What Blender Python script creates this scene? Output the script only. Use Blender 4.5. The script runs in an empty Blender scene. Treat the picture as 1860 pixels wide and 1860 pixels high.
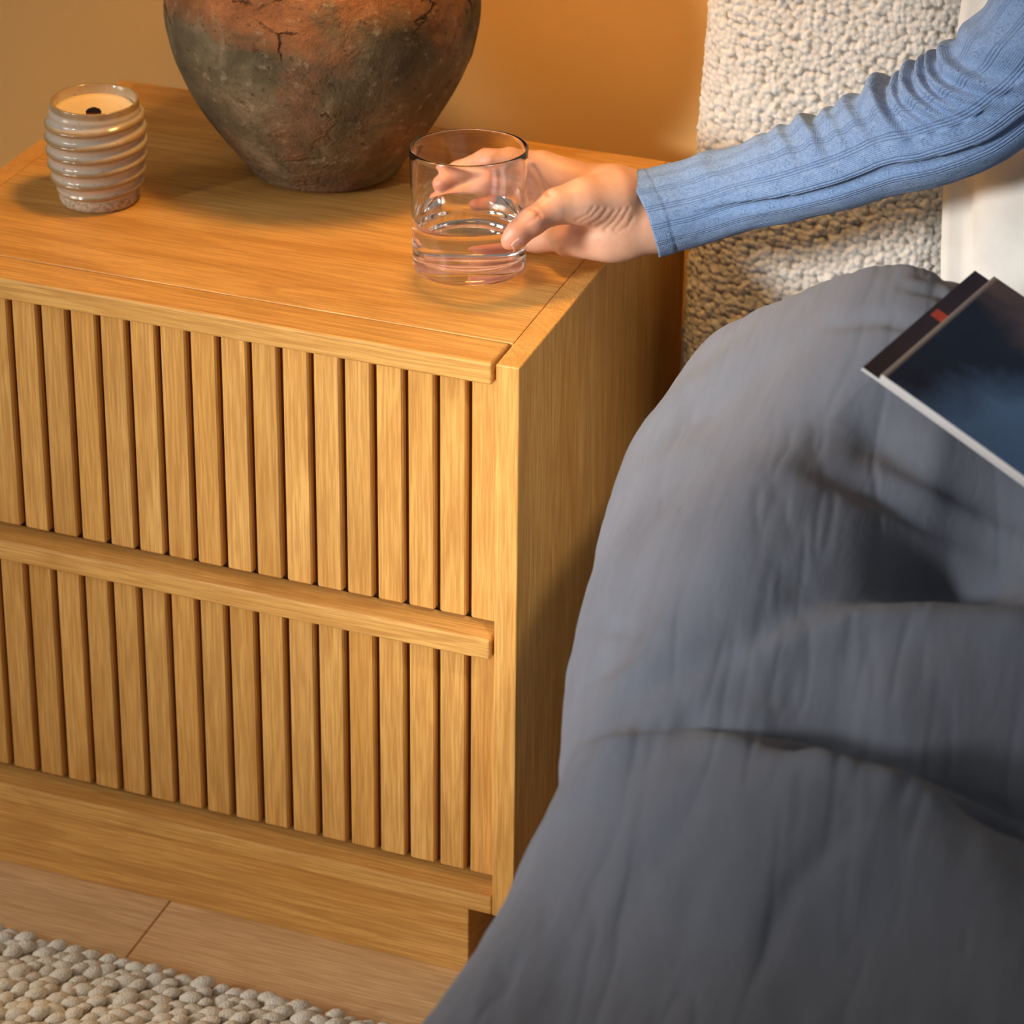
import bpy, bmesh, math, random
import numpy as np
from mathutils import Vector, Matrix

random.seed(7)
rng = np.random.default_rng(7)
scene = bpy.context.scene
COL = scene.collection
PI = math.pi

# ------------------------------------------------------------------ camera
H = 0.5697                      # height of the nightstand top
CAM = np.array([0.6844, -1.8819, 1.5778])
YAW, PITCH, ROLL = 0.3466, -0.4151, 0.0118
FPX, PPX, PPY = 5525.85, 957.75, 385.94
_cy, _sy, _cp, _sp = math.cos(YAW), math.sin(YAW), math.cos(PITCH), math.sin(PITCH)
FWD = np.array([-_sy * _cp, _cy * _cp, _sp])
_r0 = np.array([_cy, _sy, 0.0])
_u0 = np.cross(_r0, FWD)
RGT = math.cos(ROLL) * _r0 + math.sin(ROLL) * _u0
UPV = -math.sin(ROLL) * _r0 + math.cos(ROLL) * _u0
cam_data = bpy.data.cameras.new('camera')
cam = bpy.data.objects.new('camera', cam_data)
COL.objects.link(cam)
cam.matrix_world = Matrix(((RGT[0], UPV[0], -FWD[0], CAM[0]),
                           (RGT[1], UPV[1], -FWD[1], CAM[1]),
                           (RGT[2], UPV[2], -FWD[2], CAM[2]),
                           (0, 0, 0, 1)))
cam_data.sensor_width = 36.0
cam_data.lens = FPX / 1860.0 * 36.0
cam_data.shift_x = (930.0 - PPX) / 1860.0
cam_data.shift_y = (PPY - 930.0) / 1860.0
cam_data.clip_start = 0.05
cam_data.dof.use_dof = True
cam_data.dof.focus_distance = 2.27
cam_data.dof.aperture_fstop = 9.0
scene.camera = cam

# ------------------------------------------------------------------ world, light, exposure
world = bpy.data.worlds.new('room_ambience')
scene.world = world
world.use_nodes = True
world.node_tree.nodes['Background'].inputs['Color'].default_value = (1.0, 0.95, 0.88, 1)
world.node_tree.nodes['Background'].inputs['Strength'].default_value = 0.17

def look_at(o, tgt):
    d = Vector(tgt) - o.location
    o.rotation_euler = d.to_track_quat('-Z', 'Y').to_euler()

def spot(name, loc, tgt, energy, color, size_deg, blend, radius):
    l = bpy.data.lights.new(name, 'SPOT')
    l.energy = energy; l.color = color
    l.spot_size = math.radians(size_deg); l.spot_blend = blend
    l.shadow_soft_size = radius
    o = bpy.data.objects.new(name, l); COL.objects.link(o)
    o.location = loc; look_at(o, tgt)
    return o

key = spot('key_light', (-1.58, -2.25, 1.34), (0.15, 0.06, 0.51), 500, (1.0, 0.965, 0.92), 20.5, 1.0, 0.27)
fill = spot('panel_fill_spot', (0.95, -1.15, 2.25), (0.0, 0.09, 0.40), 110, (1.0, 0.86, 0.66), 9, 1.0, 0.06)  # added spot without a fixture, brightens the right side panel

def area(name, loc, tgt, sx, sy, energy, color):
    l = bpy.data.lights.new(name, 'AREA'); l.shape = 'RECTANGLE'
    l.size, l.size_y, l.energy, l.color = sx, sy, energy, color
    o = bpy.data.objects.new(name, l); COL.objects.link(o)
    o.location = loc; look_at(o, tgt)
    return o
floor_fill = area('floor_fill_area', (-2.3, -1.5, 1.15), (-0.35, -0.25, 0.0), 0.7, 1.1, 3.7, (1.0, 0.94, 0.86))  # added soft fill for floor, rug and glass reflections; no window modelled
floor_fill.data.spread = math.radians(58)

scene.view_settings.view_transform = 'Standard'
scene.view_settings.look = 'None'
scene.view_settings.exposure = 0.12
scene.view_settings.gamma = 1.0
scene.view_settings.use_curve_mapping = False
scene.cycles.max_bounces = 18
scene.cycles.transmission_bounces = 18
scene.cycles.glossy_bounces = 12

# ------------------------------------------------------------------ helpers
def ray(x, y):
    return FWD + (x - PPX) / FPX * RGT - (y - PPY) / FPX * UPV

Z0 = 2.375
def P3(x, y, d=0.0):
    return CAM + ray(x, y) * (Z0 - d)

def at_y(x, y, Y):
    d = ray(x, y)
    return CAM + d * (Y - CAM[1]) / d[1]

def tag(o, label=None, cat=None, group=None, kind=None):
    if label: o['label'] = label
    if cat: o['category'] = cat
    if group: o['group'] = group
    if kind: o['kind'] = kind
    return o

def empty(name, loc=(0, 0, 0)):
    o = bpy.data.objects.new(name, None)
    COL.objects.link(o); o.location = loc
    o.empty_display_size = 0.05
    return o

def link_mesh(name, me, mat=None, parent=None, loc=None):
    o = bpy.data.objects.new(name, me)
    COL.objects.link(o)
    if mat and len(me.materials) == 0: me.materials.append(mat)
    if parent is not None:
        o.parent = parent
        bpy.context.view_layer.update()
        o.matrix_parent_inverse = parent.matrix_world.inverted()
    if loc is not None: o.location = loc
    return o

def mesh_data(name, verts, faces, smooth=True, uvs=None):
    me = bpy.data.meshes.new(name)
    v = np.asarray(verts, np.float32).reshape(-1, 3)
    me.from_pydata(v.tolist(), [], faces.tolist() if hasattr(faces, 'tolist') else faces)
    if uvs is not None:
        lay = me.uv_layers.new(name='UVMap')
        idx = np.empty(len(me.loops), np.int32); me.loops.foreach_get('vertex_index', idx)
        lay.data.foreach_set('uv', np.asarray(uvs, np.float32)[idx].ravel())
    if smooth: me.polygons.foreach_set('use_smooth', [True] * len(me.polygons))
    me.update()
    return me

def box_data(name, x0, x1, y0, y1, z0, z1, bev=0.001, seg=2):
    bm = bmesh.new()
    bmesh.ops.create_cube(bm, size=1.0)
    for v in bm.verts:
        v.co = Vector(((x0 + x1) / 2 + v.co.x * (x1 - x0), (y0 + y1) / 2 + v.co.y * (y1 - y0), (z0 + z1) / 2 + v.co.z * (z1 - z0)))
    if bev > 0:
        bmesh.ops.bevel(bm, geom=list(bm.edges), offset=bev, segments=seg, profile=0.5, affect='EDGES')
    me = bpy.data.meshes.new(name)
    bm.to_mesh(me); bm.free()
    for p in me.polygons: p.use_smooth = False
    return me

def box(name, x0, x1, y0, y1, z0, z1, mat, parent=None, bev=0.001, seg=2):
    cx, cy, cz = (x0 + x1) / 2, (y0 + y1) / 2, (z0 + z1) / 2
    me = box_data(name, x0 - cx, x1 - cx, y0 - cy, y1 - cy, z0 - cz, z1 - cz, bev, seg)
    return link_mesh(name, me, mat, parent, (cx, cy, cz) if parent is None else None) if parent is None else _boxp(name, me, mat, parent, (cx, cy, cz))

def _boxp(name, me, mat, parent, loc):
    o = bpy.data.objects.new(name, me); COL.objects.link(o)
    if mat and len(me.materials) == 0: me.materials.append(mat)
    o.parent = parent
    bpy.context.view_layer.update()
    o.matrix_parent_inverse = parent.matrix_world.inverted()
    o.location = loc
    return o

def grid_faces(nu, nv, close_u=False):
    """faces for a grid of nv rows of nu vertices, row-major"""
    i = np.arange(nu if close_u else nu - 1); j = np.arange(nv - 1)
    I, J = np.meshgrid(i, j)
    a = J * nu + I; b = J * nu + (I + 1) % nu
    c = (J + 1) * nu + (I + 1) % nu; d = (J + 1) * nu + I
    return np.stack([a, b, c, d], -1).reshape(-1, 4)

def lathe_data(name, prof, nseg=96, fn=None, cap_bottom=False):
    """prof: list of (r, z); fn(r, z, theta) -> r, z arrays"""
    pr = np.asarray(prof, float)
    th = np.linspace(0, 2 * PI, nseg, endpoint=False)
    T, R = np.meshgrid(th, pr[:, 0]); _, Zz = np.meshgrid(th, pr[:, 1])
    if fn: R, Zz = fn(R, Zz, T)
    V = np.stack([R * np.cos(T), R * np.sin(T), Zz], -1).reshape(-1, 3)
    F = grid_faces(nseg, len(pr), True)
    return mesh_data(name, V, F)

def vnoise2(x, y, seed=0):
    """smooth value noise in [-1, 1]"""
    tab = np.random.default_rng(seed).uniform(-1, 1, (256, 256))
    xi = np.floor(x).astype(int); yi = np.floor(y).astype(int)
    fx = x - xi; fy = y - yi
    fx = fx * fx * (3 - 2 * fx); fy = fy * fy * (3 - 2 * fy)
    g = lambda a, b: tab[a % 256, b % 256]
    return (g(xi, yi) * (1 - fx) + g(xi + 1, yi) * fx) * (1 - fy) + (g(xi, yi + 1) * (1 - fx) + g(xi + 1, yi + 1) * fx) * fy

def fbm2(x, y, seed=0, octv=4):
    s = 0; a = 1.0; n = 0
    for k in range(octv):
        s = s + a * vnoise2(x * 2 ** k, y * 2 ** k, seed + k); n += a; a *= 0.5
    return s / n

def worley(x, y, seed=0):
    """distance to the nearest jittered cell point, and that cell's random value"""
    r = np.random.default_rng(seed)
    jx = r.uniform(0.1, 0.9, (256, 256)); jy = r.uniform(0.1, 0.9, (256, 256)); jv = r.uniform(0, 1, (256, 256))
    xi = np.floor(x).astype(int); yi = np.floor(y).astype(int)
    best = np.full(x.shape, 9.0); val = np.zeros(x.shape)
    for dx in (-1, 0, 1):
        for dy in (-1, 0, 1):
            a = (xi + dx) % 256; b = (yi + dy) % 256
            d = np.hypot(xi + dx + jx[a, b] - x, yi + dy + jy[a, b] - y)
            m = d < best
            best = np.where(m, d, best); val = np.where(m, jv[a, b], val)
    return best, val

def sstep(a, b, x):
    t = np.clip((x - a) / (b - a), 0, 1)
    return t * t * (3 - 2 * t)

def surface_nets(F, h, org):
    """F: field on grid corners (negative inside) -> verts, quads"""
    nx, ny, nz = F.shape
    cnt = np.zeros((nx - 1, ny - 1, nz - 1), np.float32)
    acc = np.zeros((nx - 1, ny - 1, nz - 1, 3), np.float32)
    def corner(i, j, k): return F[i:nx - 1 + i, j:ny - 1 + j, k:nz - 1 + k]
    C8 = [(i, j, k) for i in (0, 1) for j in (0, 1) for k in (0, 1)]
    for a in C8:
        for ax in range(3):
            if a[ax] == 0:
                b = list(a); b[ax] = 1
                fa = corner(*a); fb = corner(*b)
                m = (fa < 0) != (fb < 0)
                t = np.where(m, fa / (fa - fb + 1e-20), 0)
                for c in range(3):
                    acc[..., c] += np.where(m, a[c] + (t if c == ax else 0), 0)
                cnt += m
    act = cnt > 0
    idx = -np.ones(cnt.shape, np.int64); idx[act] = np.arange(act.sum())
    I = np.argwhere(act)
    V = (I + acc[act] / cnt[act][:, None]) * h + org
    Q = []
    s = F < 0
    def add(m, ax):
        P = np.argwhere(m)
        o1, o2 = [(1, 2), (2, 0), (0, 1)][ax]
        P = P[(P[:, o1] > 0) & (P[:, o2] > 0)]
        P = P[(P[:, o1] < F.shape[o1] - 1) & (P[:, o2] < F.shape[o2] - 1)]
        e1 = np.zeros(3, int); e1[o1] = 1; e2 = np.zeros(3, int); e2[o2] = 1
        g = lambda q: idx[q[:, 0], q[:, 1], q[:, 2]]
        q = np.stack([g(P - e1 - e2), g(P - e2), g(P), g(P - e1)], -1)
        ins = s[P[:, 0], P[:, 1], P[:, 2]]
        q[~ins] = q[~ins][:, ::-1]
        Q.append(q)
    add(s[:-1] != s[1:], 0); add(s[:, :-1] != s[:, 1:], 1); add(s[:, :, :-1] != s[:, :, 1:], 2)
    Q = np.concatenate(Q)
    return V, Q[(Q >= 0).all(1)]

def cone_sdf(P, a, b, ra, rb):
    """rounded cone (approximate) distance"""
    a = np.asarray(a, np.float32); b = np.asarray(b, np.float32)
    ab = b - a
    t = np.clip(((P - a) @ ab) / (ab @ ab), 0, 1)
    d = P - a - t[..., None] * ab
    return np.sqrt((d * d).sum(-1)) - (ra + (rb - ra) * t)

def smin(a, b, k):
    h = np.clip(0.5 + 0.5 * (b - a) / k, 0, 1)
    return b + (a - b) * h - k * h * (1 - h)

# ------------------------------------------------------------------ materials
def srgb(r, g, b):
    f = lambda c: (c / 255 / 12.92) if c / 255 <= 0.04045 else ((c / 255 + 0.055) / 1.055) ** 2.4
    return (f(r), f(g), f(b), 1)

class MatB:
    def __init__(self, name):
        self.m = bpy.data.materials.new(name); self.m.use_nodes = True
        self.t = self.m.node_tree; self.b = self.t.nodes['Principled BSDF']
    def n(self, typ, **kw):
        nd = self.t.nodes.new('ShaderNode' + typ)
        for k, v in kw.items():
            if k in nd.inputs: nd.inputs[k].default_value = v
            else: setattr(nd, k, v)
        return nd
    def l(self, a, b): self.t.links.new(a, b)
    def set(self, **kw):
        for k, v in kw.items():
            self.b.inputs[k.replace('_', ' ')].default_value = v
    def ramp(self, fac, stops, interp='LINEAR'):
        r = self.n('ValToRGB'); r.color_ramp.interpolation = interp
        el = r.color_ramp.elements
        while len(el) < len(stops): el.new(0.5)
        for e, (p, c) in zip(el, stops): e.position = p; e.color = c if hasattr(c, '__len__') else (c, c, c, 1)
        self.l(fac, r.inputs['Fac'])
        return r.outputs['Color']
    def mix(self, fac, a, b, mode='MIX'):
        x = self.n('Mix', data_type='RGBA', blend_type=mode)
        for sock, val in ((x.inputs[0], fac), (x.inputs[6], a), (x.inputs[7], b)):
            if hasattr(val, 'links') or hasattr(val, 'is_linked'): self.l(val, sock)
            else: sock.default_value = val
        return x.outputs[2]
    def noise(self, vec, scale, detail=3.0, rough=0.5, dist=0.0):
        nd = self.n('TexNoise'); nd.inputs['Scale'].default_value = scale; nd.inputs['Detail'].default_value = detail
        nd.inputs['Roughness'].default_value = rough; nd.inputs['Distortion'].default_value = dist
        self.l(vec, nd.inputs['Vector']); return nd.outputs['Fac']
    def mapping(self, vec, scale=(1, 1, 1), loc=None):
        mp = self.n('Mapping'); mp.inputs['Scale'].default_value = scale
        self.l(vec, mp.inputs['Vector'])
        if loc is not None:
            if hasattr(loc, 'is_linked'): self.l(loc, mp.inputs['Location'])
            else: mp.inputs['Location'].default_value = loc
        return mp.outputs['Vector']
    def math(self, op, a, b=None):
        nd = self.n('Math', operation=op)
        for s, v in zip(nd.inputs, (a, b)):
            if v is None: continue
            if hasattr(v, 'is_linked'): self.l(v, s)
            else: s.default_value = v
        return nd.outputs[0]
    def bump(self, height, strength=0.3, dist=0.001, normal=None):
        nd = self.n('Bump'); nd.inputs['Strength'].default_value = strength; nd.inputs['Distance'].default_value = dist
        self.l(height, nd.inputs['Height'])
        if normal is not None: self.l(normal, nd.inputs['Normal'])
        self.l(nd.outputs['Normal'], self.b.inputs['Normal']); return nd.outputs['Normal']
    def base(self, c): self.l(c, self.b.inputs['Base Color'])

def wood(name, axis, light, mid, dark, rough=0.42, vary=0.12):
    m = MatB(name)
    tc = m.n('TexCoord').outputs['Object']
    rnd = m.n('ObjectInfo').outputs['Random']
    comb = m.n('CombineXYZ')
    for i, k in enumerate((17.3, 9.1, 23.7)): m.l(m.math('MULTIPLY', rnd, k), comb.inputs[i])
    lo, hi = 1.5, 16.0
    sc = tuple(lo if 'XYZ'[i] == axis else hi for i in range(3))
    v = m.mapping(tc, sc, comb.outputs[0])
    big = m.noise(v, 1.4, 3.0, 0.5, 0.9)
    # growth rings: bands of a stretched, warped noise
    ring = m.math('FRACT', m.math('MULTIPLY', m.noise(v, 0.8, 2.0, 0.45, 0.5), 9.0))
    ringc = m.ramp(ring, [(0.0, 0.0), (0.55, 0.35), (0.9, 1.0), (1.0, 0.1)])
    sc2 = tuple(7.0 if 'XYZ'[i] == axis else 190.0 for i in range(3))
    v2 = m.mapping(tc, sc2, comb.outputs[0])
    pore = m.noise(v2, 3.0, 2.0, 0.6, 0.2)
    porec = m.ramp(pore, [(0.40, 0.0), (0.62, 1.0)])
    col = m.ramp(big, [(0.25, mid), (0.7, light)])
    col = m.mix(m.math('MULTIPLY', ringc, 0.30), col, dark)
    col = m.mix(m.math('MULTIPLY', m.math('SUBTRACT', 1.0, porec), 0.45), col, dark)
    hsv = m.n('HueSaturation'); m.l(col, hsv.inputs['Color'])
    m.l(m.math('ADD', m.math('MULTIPLY', rnd, vary * 2), 1.0 - vary), hsv.inputs['Value'])
    m.base(hsv.outputs['Color'])
    m.set(Roughness=rough)
    m.b.inputs['Specular IOR Level'].default_value = 0.35
    m.bump(pore, 0.25, 0.0006)
    return m.m

OAK = (srgb(232, 182, 106), srgb(218, 162, 84), srgb(164, 106, 44))
M_oak_x = wood('oak_grain_across', 'X', *OAK, vary=0.03)
M_oak_y = wood('oak_grain_deep', 'Y', *OAK, vary=0.03)
M_oak_z = wood('oak_grain_upright', 'Z', *OAK, vary=0.07)
M_floor = wood('pale_floor_oak', 'X', srgb(244, 208, 156), srgb(232, 192, 138), srgb(176, 130, 84), 0.5, 0.05)

def mk_wall():
    m = MatB('warm_beige_paint'); tc = m.n('TexCoord').outputs['Object']
    n = m.noise(tc, 3.0, 3); m.base(m.ramp(n, [(0.3, srgb(232, 194, 128)), (0.7, srgb(238, 200, 133))]))
    m.set(Roughness=0.85); m.bump(m.noise(tc, 250, 2), 0.08, 0.001); return m.m
M_wall = mk_wall()

def mk_clay():
    m = MatB('weathered_clay'); tc = m.n('TexCoord').outputs['Object']
    sep = m.n('SeparateXYZ'); m.l(tc, sep.inputs[0])
    n1 = m.noise(tc, 9, 5, 0.6, 0.6)
    n2 = m.noise(m.mapping(tc, (1, 1, 1), (3, 7, 1)), 22, 6, 0.65, 0.4)
    n3 = m.noise(m.mapping(tc, (1, 1, 1), (9, 2, 5)), 75, 5, 0.7)
    grey = m.ramp(n2, [(0.3, srgb(70, 63, 46)), (0.55, srgb(104, 92, 68)), (0.72, srgb(138, 122, 94))])
    terra = m.ramp(n2, [(0.3, srgb(112, 72, 44)), (0.6, srgb(160, 106, 66)), (0.8, srgb(188, 148, 100))])
    hz = m.math('ADD', m.math('MULTIPLY', m.math('SUBTRACT', sep.outputs['Z'], 0.140), 9.0), m.math('MULTIPLY', m.math('SUBTRACT', n1, 0.5), 2.4))
    f1 = m.ramp(hz, [(0.0, 0.0), (0.35, 1.0)])
    lowz = m.math('ADD', m.math('MULTIPLY', m.math('SUBTRACT', 0.07, sep.outputs['Z']), 6.0), m.math('MULTIPLY', m.math('SUBTRACT', n1, 0.52), 4.0))
    f2 = m.ramp(lowz, [(0.05, 0.0), (0.5, 0.62)])
    col = m.mix(f1, grey, terra)
    col = m.mix(f2, col, srgb(124, 88, 62))
    speck = m.ramp(n3, [(0.58, 0.0), (0.72, 0.55)])
    col = m.mix(speck, col, srgb(190, 176, 146))
    pits = m.ramp(m.noise(m.mapping(tc, (1, 1, 1), (2, 5, 9)), 120, 4, 0.7), [(0.60, 0.0), (0.70, 0.85)])
    col = m.mix(pits, col, srgb(48, 38, 26))
    vo = m.n('TexVoronoi', feature='DISTANCE_TO_EDGE'); vo.inputs['Scale'].default_value = 24
    wv = m.n('VectorMath', operation='ADD')
    nv = m.n('TexNoise'); nv.inputs['Scale'].default_value = 30; nv.inputs['Detail'].default_value = 5; m.l(tc, nv.inputs['Vector'])
    sc = m.n('VectorMath', operation='SCALE'); sc.inputs['Scale'].default_value = 0.055; m.l(nv.outputs['Color'], sc.inputs[0])
    m.l(tc, wv.inputs[0]); m.l(sc.outputs[0], wv.inputs[1]); m.l(wv.outputs[0], vo.inputs['Vector'])
    crack = m.ramp(vo.outputs['Distance'], [(0.0, 1.0), (0.07, 0.0)])
    cm = m.ramp(m.noise(m.mapping(tc, (1, 1, 1), (4, 4, 8)), 13, 4, 0.6), [(0.47, 0.0), (0.57, 1.0)])
    ck = m.math('MULTIPLY', m.math('MULTIPLY', crack, cm), m.ramp(hz, [(-0.2, 0.15), (0.2, 1.0)]))
    col = m.mix(ck, col, srgb(46, 34, 24))
    m.base(col); m.set(Roughness=0.82)
    m.b.inputs['Specular IOR Level'].default_value = 0.3
    hgt = m.math('SUBTRACT', m.math('ADD', n2, m.math('MULTIPLY', n3, 0.7)), m.math('MULTIPLY', ck, 1.5))
    m.bump(hgt, 0.9, 0.004); return m.m
M_clay = mk_clay()

def mk_glaze():
    m = MatB('speckled_stone_glaze'); tc = m.n('TexCoord').outputs['Object']
    at = m.n('Attribute', attribute_name='ridge')
    n = m.noise(tc, 420, 3, 0.7); n2 = m.noise(tc, 60, 4, 0.6)
    r = m.math('ADD', at.outputs['Fac'], m.math('MULTIPLY', m.math('SUBTRACT', n2, 0.5), 0.7))
    col = m.ramp(r, [(0.30, srgb(196, 184, 168)), (0.60, srgb(184, 164, 134)), (0.85, srgb(160, 130, 92))])
    sp = m.ramp(n, [(0.63, 0.0), (0.70, 0.75)])
    col = m.mix(sp, col, srgb(112, 84, 54))
    m.base(col); m.set(Roughness=0.16); m.b.inputs['Coat Weight'].default_value = 0.4
    m.bump(n2, 0.1, 0.001); return m.m
M_glaze = mk_glaze()

def mk_rawclay():
    m = MatB('raw_speckled_clay'); tc = m.n('TexCoord').outputs['Object']
    n = m.noise(tc, 300, 3, 0.7)
    m.base(m.ramp(n, [(0.35, srgb(150, 126, 98)), (0.55, srgb(204, 188, 164))])); m.set(Roughness=0.9)
    m.bump(n, 0.5, 0.001); return m.m
M_raw = mk_rawclay()

def simple(name, c, rough=0.6, spec=0.4, bump=None):
    m = MatB(name); tc = m.n('TexCoord').outputs['Object']
    n = m.noise(tc, 40, 3)
    c2 = tuple(min(1, x * 0.93) for x in c[:3]) + (1,)
    m.base(m.ramp(n, [(0.35, c2), (0.65, c)])); m.set(Roughness=rough)
    m.b.inputs['Specular IOR Level'].default_value = spec
    if bump: m.bump(m.noise(tc, bump[0], 3), bump[1], 0.001)
    return m.m

def mk_wax():
    m = MatB('cream_wax'); m.set(Roughness=0.35)
    m.b.inputs['Base Color'].default_value = srgb(240, 218, 180)
    m.b.inputs['Subsurface Weight'].default_value = 0.3
    m.b.inputs['Subsurface Radius'].default_value = (0.01, 0.007, 0.004)
    return m.m
M_wax = mk_wax()
M_char = simple('charred_wick', srgb(30, 18, 14), 0.9)
M_wick = simple('wooden_wick', srgb(120, 66, 34), 0.8)

def mk_glass(name, ior, color=(1, 1, 1, 1)):
    m = MatB(name); m.set(Roughness=0.0, IOR=ior)
    m.b.inputs['Transmission Weight'].default_value = 1.0
    m.b.inputs['Base Color'].default_value = color
    return m.m
M_glass = mk_glass('clear_glass', 1.46)
M_water = mk_glass('clear_water', 1.33)
M_glass_wet = mk_glass('glass_against_water', 1.46 / 1.33)

def mk_skin():
    m = MatB('skin'); tc = m.n('TexCoord').outputs['Object']
    at = m.n('Attribute', attribute_name='flush')
    n = m.noise(tc, 45, 4, 0.6)
    col = m.ramp(n, [(0.3, srgb(214, 160, 130)), (0.7, srgb(230, 182, 154))])
    col = m.mix(m.math('MULTIPLY', at.outputs['Fac'], 0.75), col, srgb(214, 124, 98))
    m.base(col); m.set(Roughness=0.46)
    m.b.inputs['Subsurface Weight'].default_value = 0.12
    m.b.inputs['Subsurface Radius'].default_value = (0.006, 0.0025, 0.0015)
    m.b.inputs['Subsurface Scale'].default_value = 1.0
    vo = m.n('TexVoronoi'); vo.inputs['Scale'].default_value = 900; m.l(tc, vo.inputs['Vector'])
    m.bump(m.math('ADD', vo.outputs['Distance'], m.noise(tc, 260, 3)), 0.10, 0.0006); return m.m
M_skin = mk_skin()
M_nail = simple('fingernail', srgb(232, 176, 156), 0.25, 0.5)

def mk_knit():
    m = MatB('blue_ribbed_knit')
    uv = m.n('UVMap', uv_map='UVMap').outputs['UV']
    sep = m.n('SeparateXYZ'); m.l(uv, sep.inputs[0])
    U, V = sep.outputs[0], sep.outputs[1]
    # U: turns around the sleeve (0..1); V: metres along
    g = m.math('FRACT', m.math('MULTIPLY', U, 15.0))
    lines = m.math('SINE', m.math('MULTIPLY', g, 2 * PI * 8.0))
    mask = m.ramp(g, [(0.0, 1.0), (0.36, 1.0), (0.40, 0.0), (0.97, 0.0), (1.0, 1.0)])
    ribs = m.math('MULTIPLY', m.math('MULTIPLY', lines, mask), 1.0)
    # pointelle eyelets in the plain stripe between rib groups
    gd = m.math('SUBTRACT', g, 0.68)
    vv = m.math('SUBTRACT', m.math('FRACT', m.math('ADD', m.math('MULTIPLY', V, 38.0), m.math('MULTIPLY', m.math('FLOOR', m.math('MULTIPLY', U, 15.0)), 0.47))), 0.5)
    rr = m.math('SQRT', m.math('ADD', m.math('POWER', m.math('MULTIPLY', gd, 1.0), 2.0), m.math('POWER', m.math('MULTIPLY', vv, 1.5), 2.0)))
    ringd = m.math('ABSOLUTE', m.math('SUBTRACT', rr, 0.13))
    dots = m.ramp(ringd, [(0.0, 1.0), (0.05, 0.0)])
    ang = m.math('SINE', m.math('MULTIPLY', m.math('ARCTAN2', gd, vv), 5.0))
    dots = m.math('MULTIPLY', dots, m.ramp(ang, [(0.0, 0.0), (0.5, 1.0)]))
    fine = m.math('SINE', m.math('MULTIPLY', V, 2 * PI * 700.0))
    finec = m.math('SINE', m.math('MULTIPLY', U, 2 * PI * 190.0))
    tc = m.n('TexCoord').outputs['Object']
    fuzz = m.noise(tc, 500, 3, 0.7)
    col = m.ramp(fuzz, [(0.3, srgb(100, 130, 176)), (0.7, srgb(134, 162, 202))])
    dk = m.math('MULTIPLY', m.math('MAXIMUM', m.math('MULTIPLY', ribs, -1.0), 0.0), 0.45)
    col = m.mix(dk, col, srgb(58, 84, 132))
    col = m.mix(m.math('MULTIPLY', dots, 0.55), col, srgb(58, 84, 132))
    m.base(col); m.set(Roughness=0.85)
    m.b.inputs['Specular IOR Level'].default_value = 0.15
    m.b.inputs['Sheen Weight'].default_value = 0.15
    h = m.math('ADD', m.math('MULTIPLY', ribs, 0.6), m.math('MULTIPLY', dots, -0.8))
    h = m.math('ADD', h, m.math('MULTIPLY', fine, 0.10))
    h = m.math('ADD', h, m.math('MULTIPLY', finec, 0.16))
    h = m.math('ADD', h, m.math('MULTIPLY', fuzz, 0.4))
    m.bump(h, 0.5, 0.0011); return m.m
M_knit = mk_knit()

def mk_muslin():
    m = MatB('slate_grey_muslin'); tc = m.n('TexCoord').outputs['Object']
    long_ = m.noise(m.mapping(tc, (75, 9, 40)), 1.0, 4, 0.65, 0.5)
    cross = m.noise(m.mapping(tc, (22, 120, 40)), 1.0, 3, 0.6, 0.3)
    weave = m.noise(tc, 900, 2)
    n = m.noise(tc, 7, 3)
    col = m.ramp(n, [(0.3, srgb(103, 109, 122)), (0.7, srgb(113, 119, 132))])
    m.base(m.mix(m.math('MULTIPLY', m.ramp(long_, [(0.42, 1.0), (0.55, 0.0)]), 0.12), col, srgb(82, 85, 96)))
    m.set(Roughness=0.9); m.b.inputs['Specular IOR Level'].default_value = 0.12
    m.b.inputs['Sheen Weight'].default_value = 0.08
    h = m.math('ADD', m.math('MULTIPLY', long_, 1.0), m.math('MULTIPLY', cross, 0.35))
    h = m.math('ADD', h, m.math('MULTIPLY', weave, 0.06))
    m.bump(h, 0.30, 0.003); return m.m
M_muslin = mk_muslin()

def mk_boucle():
    m = MatB('cream_boucle'); tc = m.n('TexCoord').outputs['Object']
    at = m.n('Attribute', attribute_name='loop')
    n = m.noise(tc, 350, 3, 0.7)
    col = m.ramp(at.outputs['Fac'], [(0.0, srgb(124, 116, 104)), (0.30, srgb(184, 180, 173)), (0.7, srgb(206, 204, 200))])  # crevice shade between the loops is put into the colour
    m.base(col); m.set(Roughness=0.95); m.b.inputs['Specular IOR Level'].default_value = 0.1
    m.bump(n, 0.5, 0.0015); return m.m
M_boucle = mk_boucle()
M_linen = simple('white_cotton', srgb(206, 204, 199), 0.85, 0.2, (600, 0.1))
M_mattress = simple('mattress_ticking', srgb(226, 222, 214), 0.9, 0.1, (300, 0.2))
M_frame = simple('bed_frame_fabric', srgb(206, 196, 180), 0.9, 0.1, (400, 0.4))
def mk_wool():
    m = MatB('cream_wool'); tc = m.n('TexCoord').outputs['Object']
    n = m.noise(tc, 60, 3, 0.6); n2 = m.noise(tc, 500, 3, 0.7)
    col = m.ramp(n, [(0.3, srgb(236, 226, 206)), (0.7, srgb(250, 243, 228))])
    col = m.mix(m.ramp(n2, [(0.62, 0.0), (0.72, 0.5)]), col, srgb(140, 126, 106))
    m.base(col); m.set(Roughness=0.95); m.b.inputs['Specular IOR Level'].default_value = 0.1
    m.bump(n2, 0.9, 0.003); return m.m
M_wool = mk_wool()
M_jute = simple('rug_backing', srgb(214, 202, 180), 0.95, 0.1)
M_dark = simple('shaded_drawer_board', srgb(120, 80, 40), 0.8, 0.2)  # drawer board of the same oak, groove shade painted in as darker brown
M_metal = simple('brass_metal', srgb(150, 120, 70), 0.35, 0.6)
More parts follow.
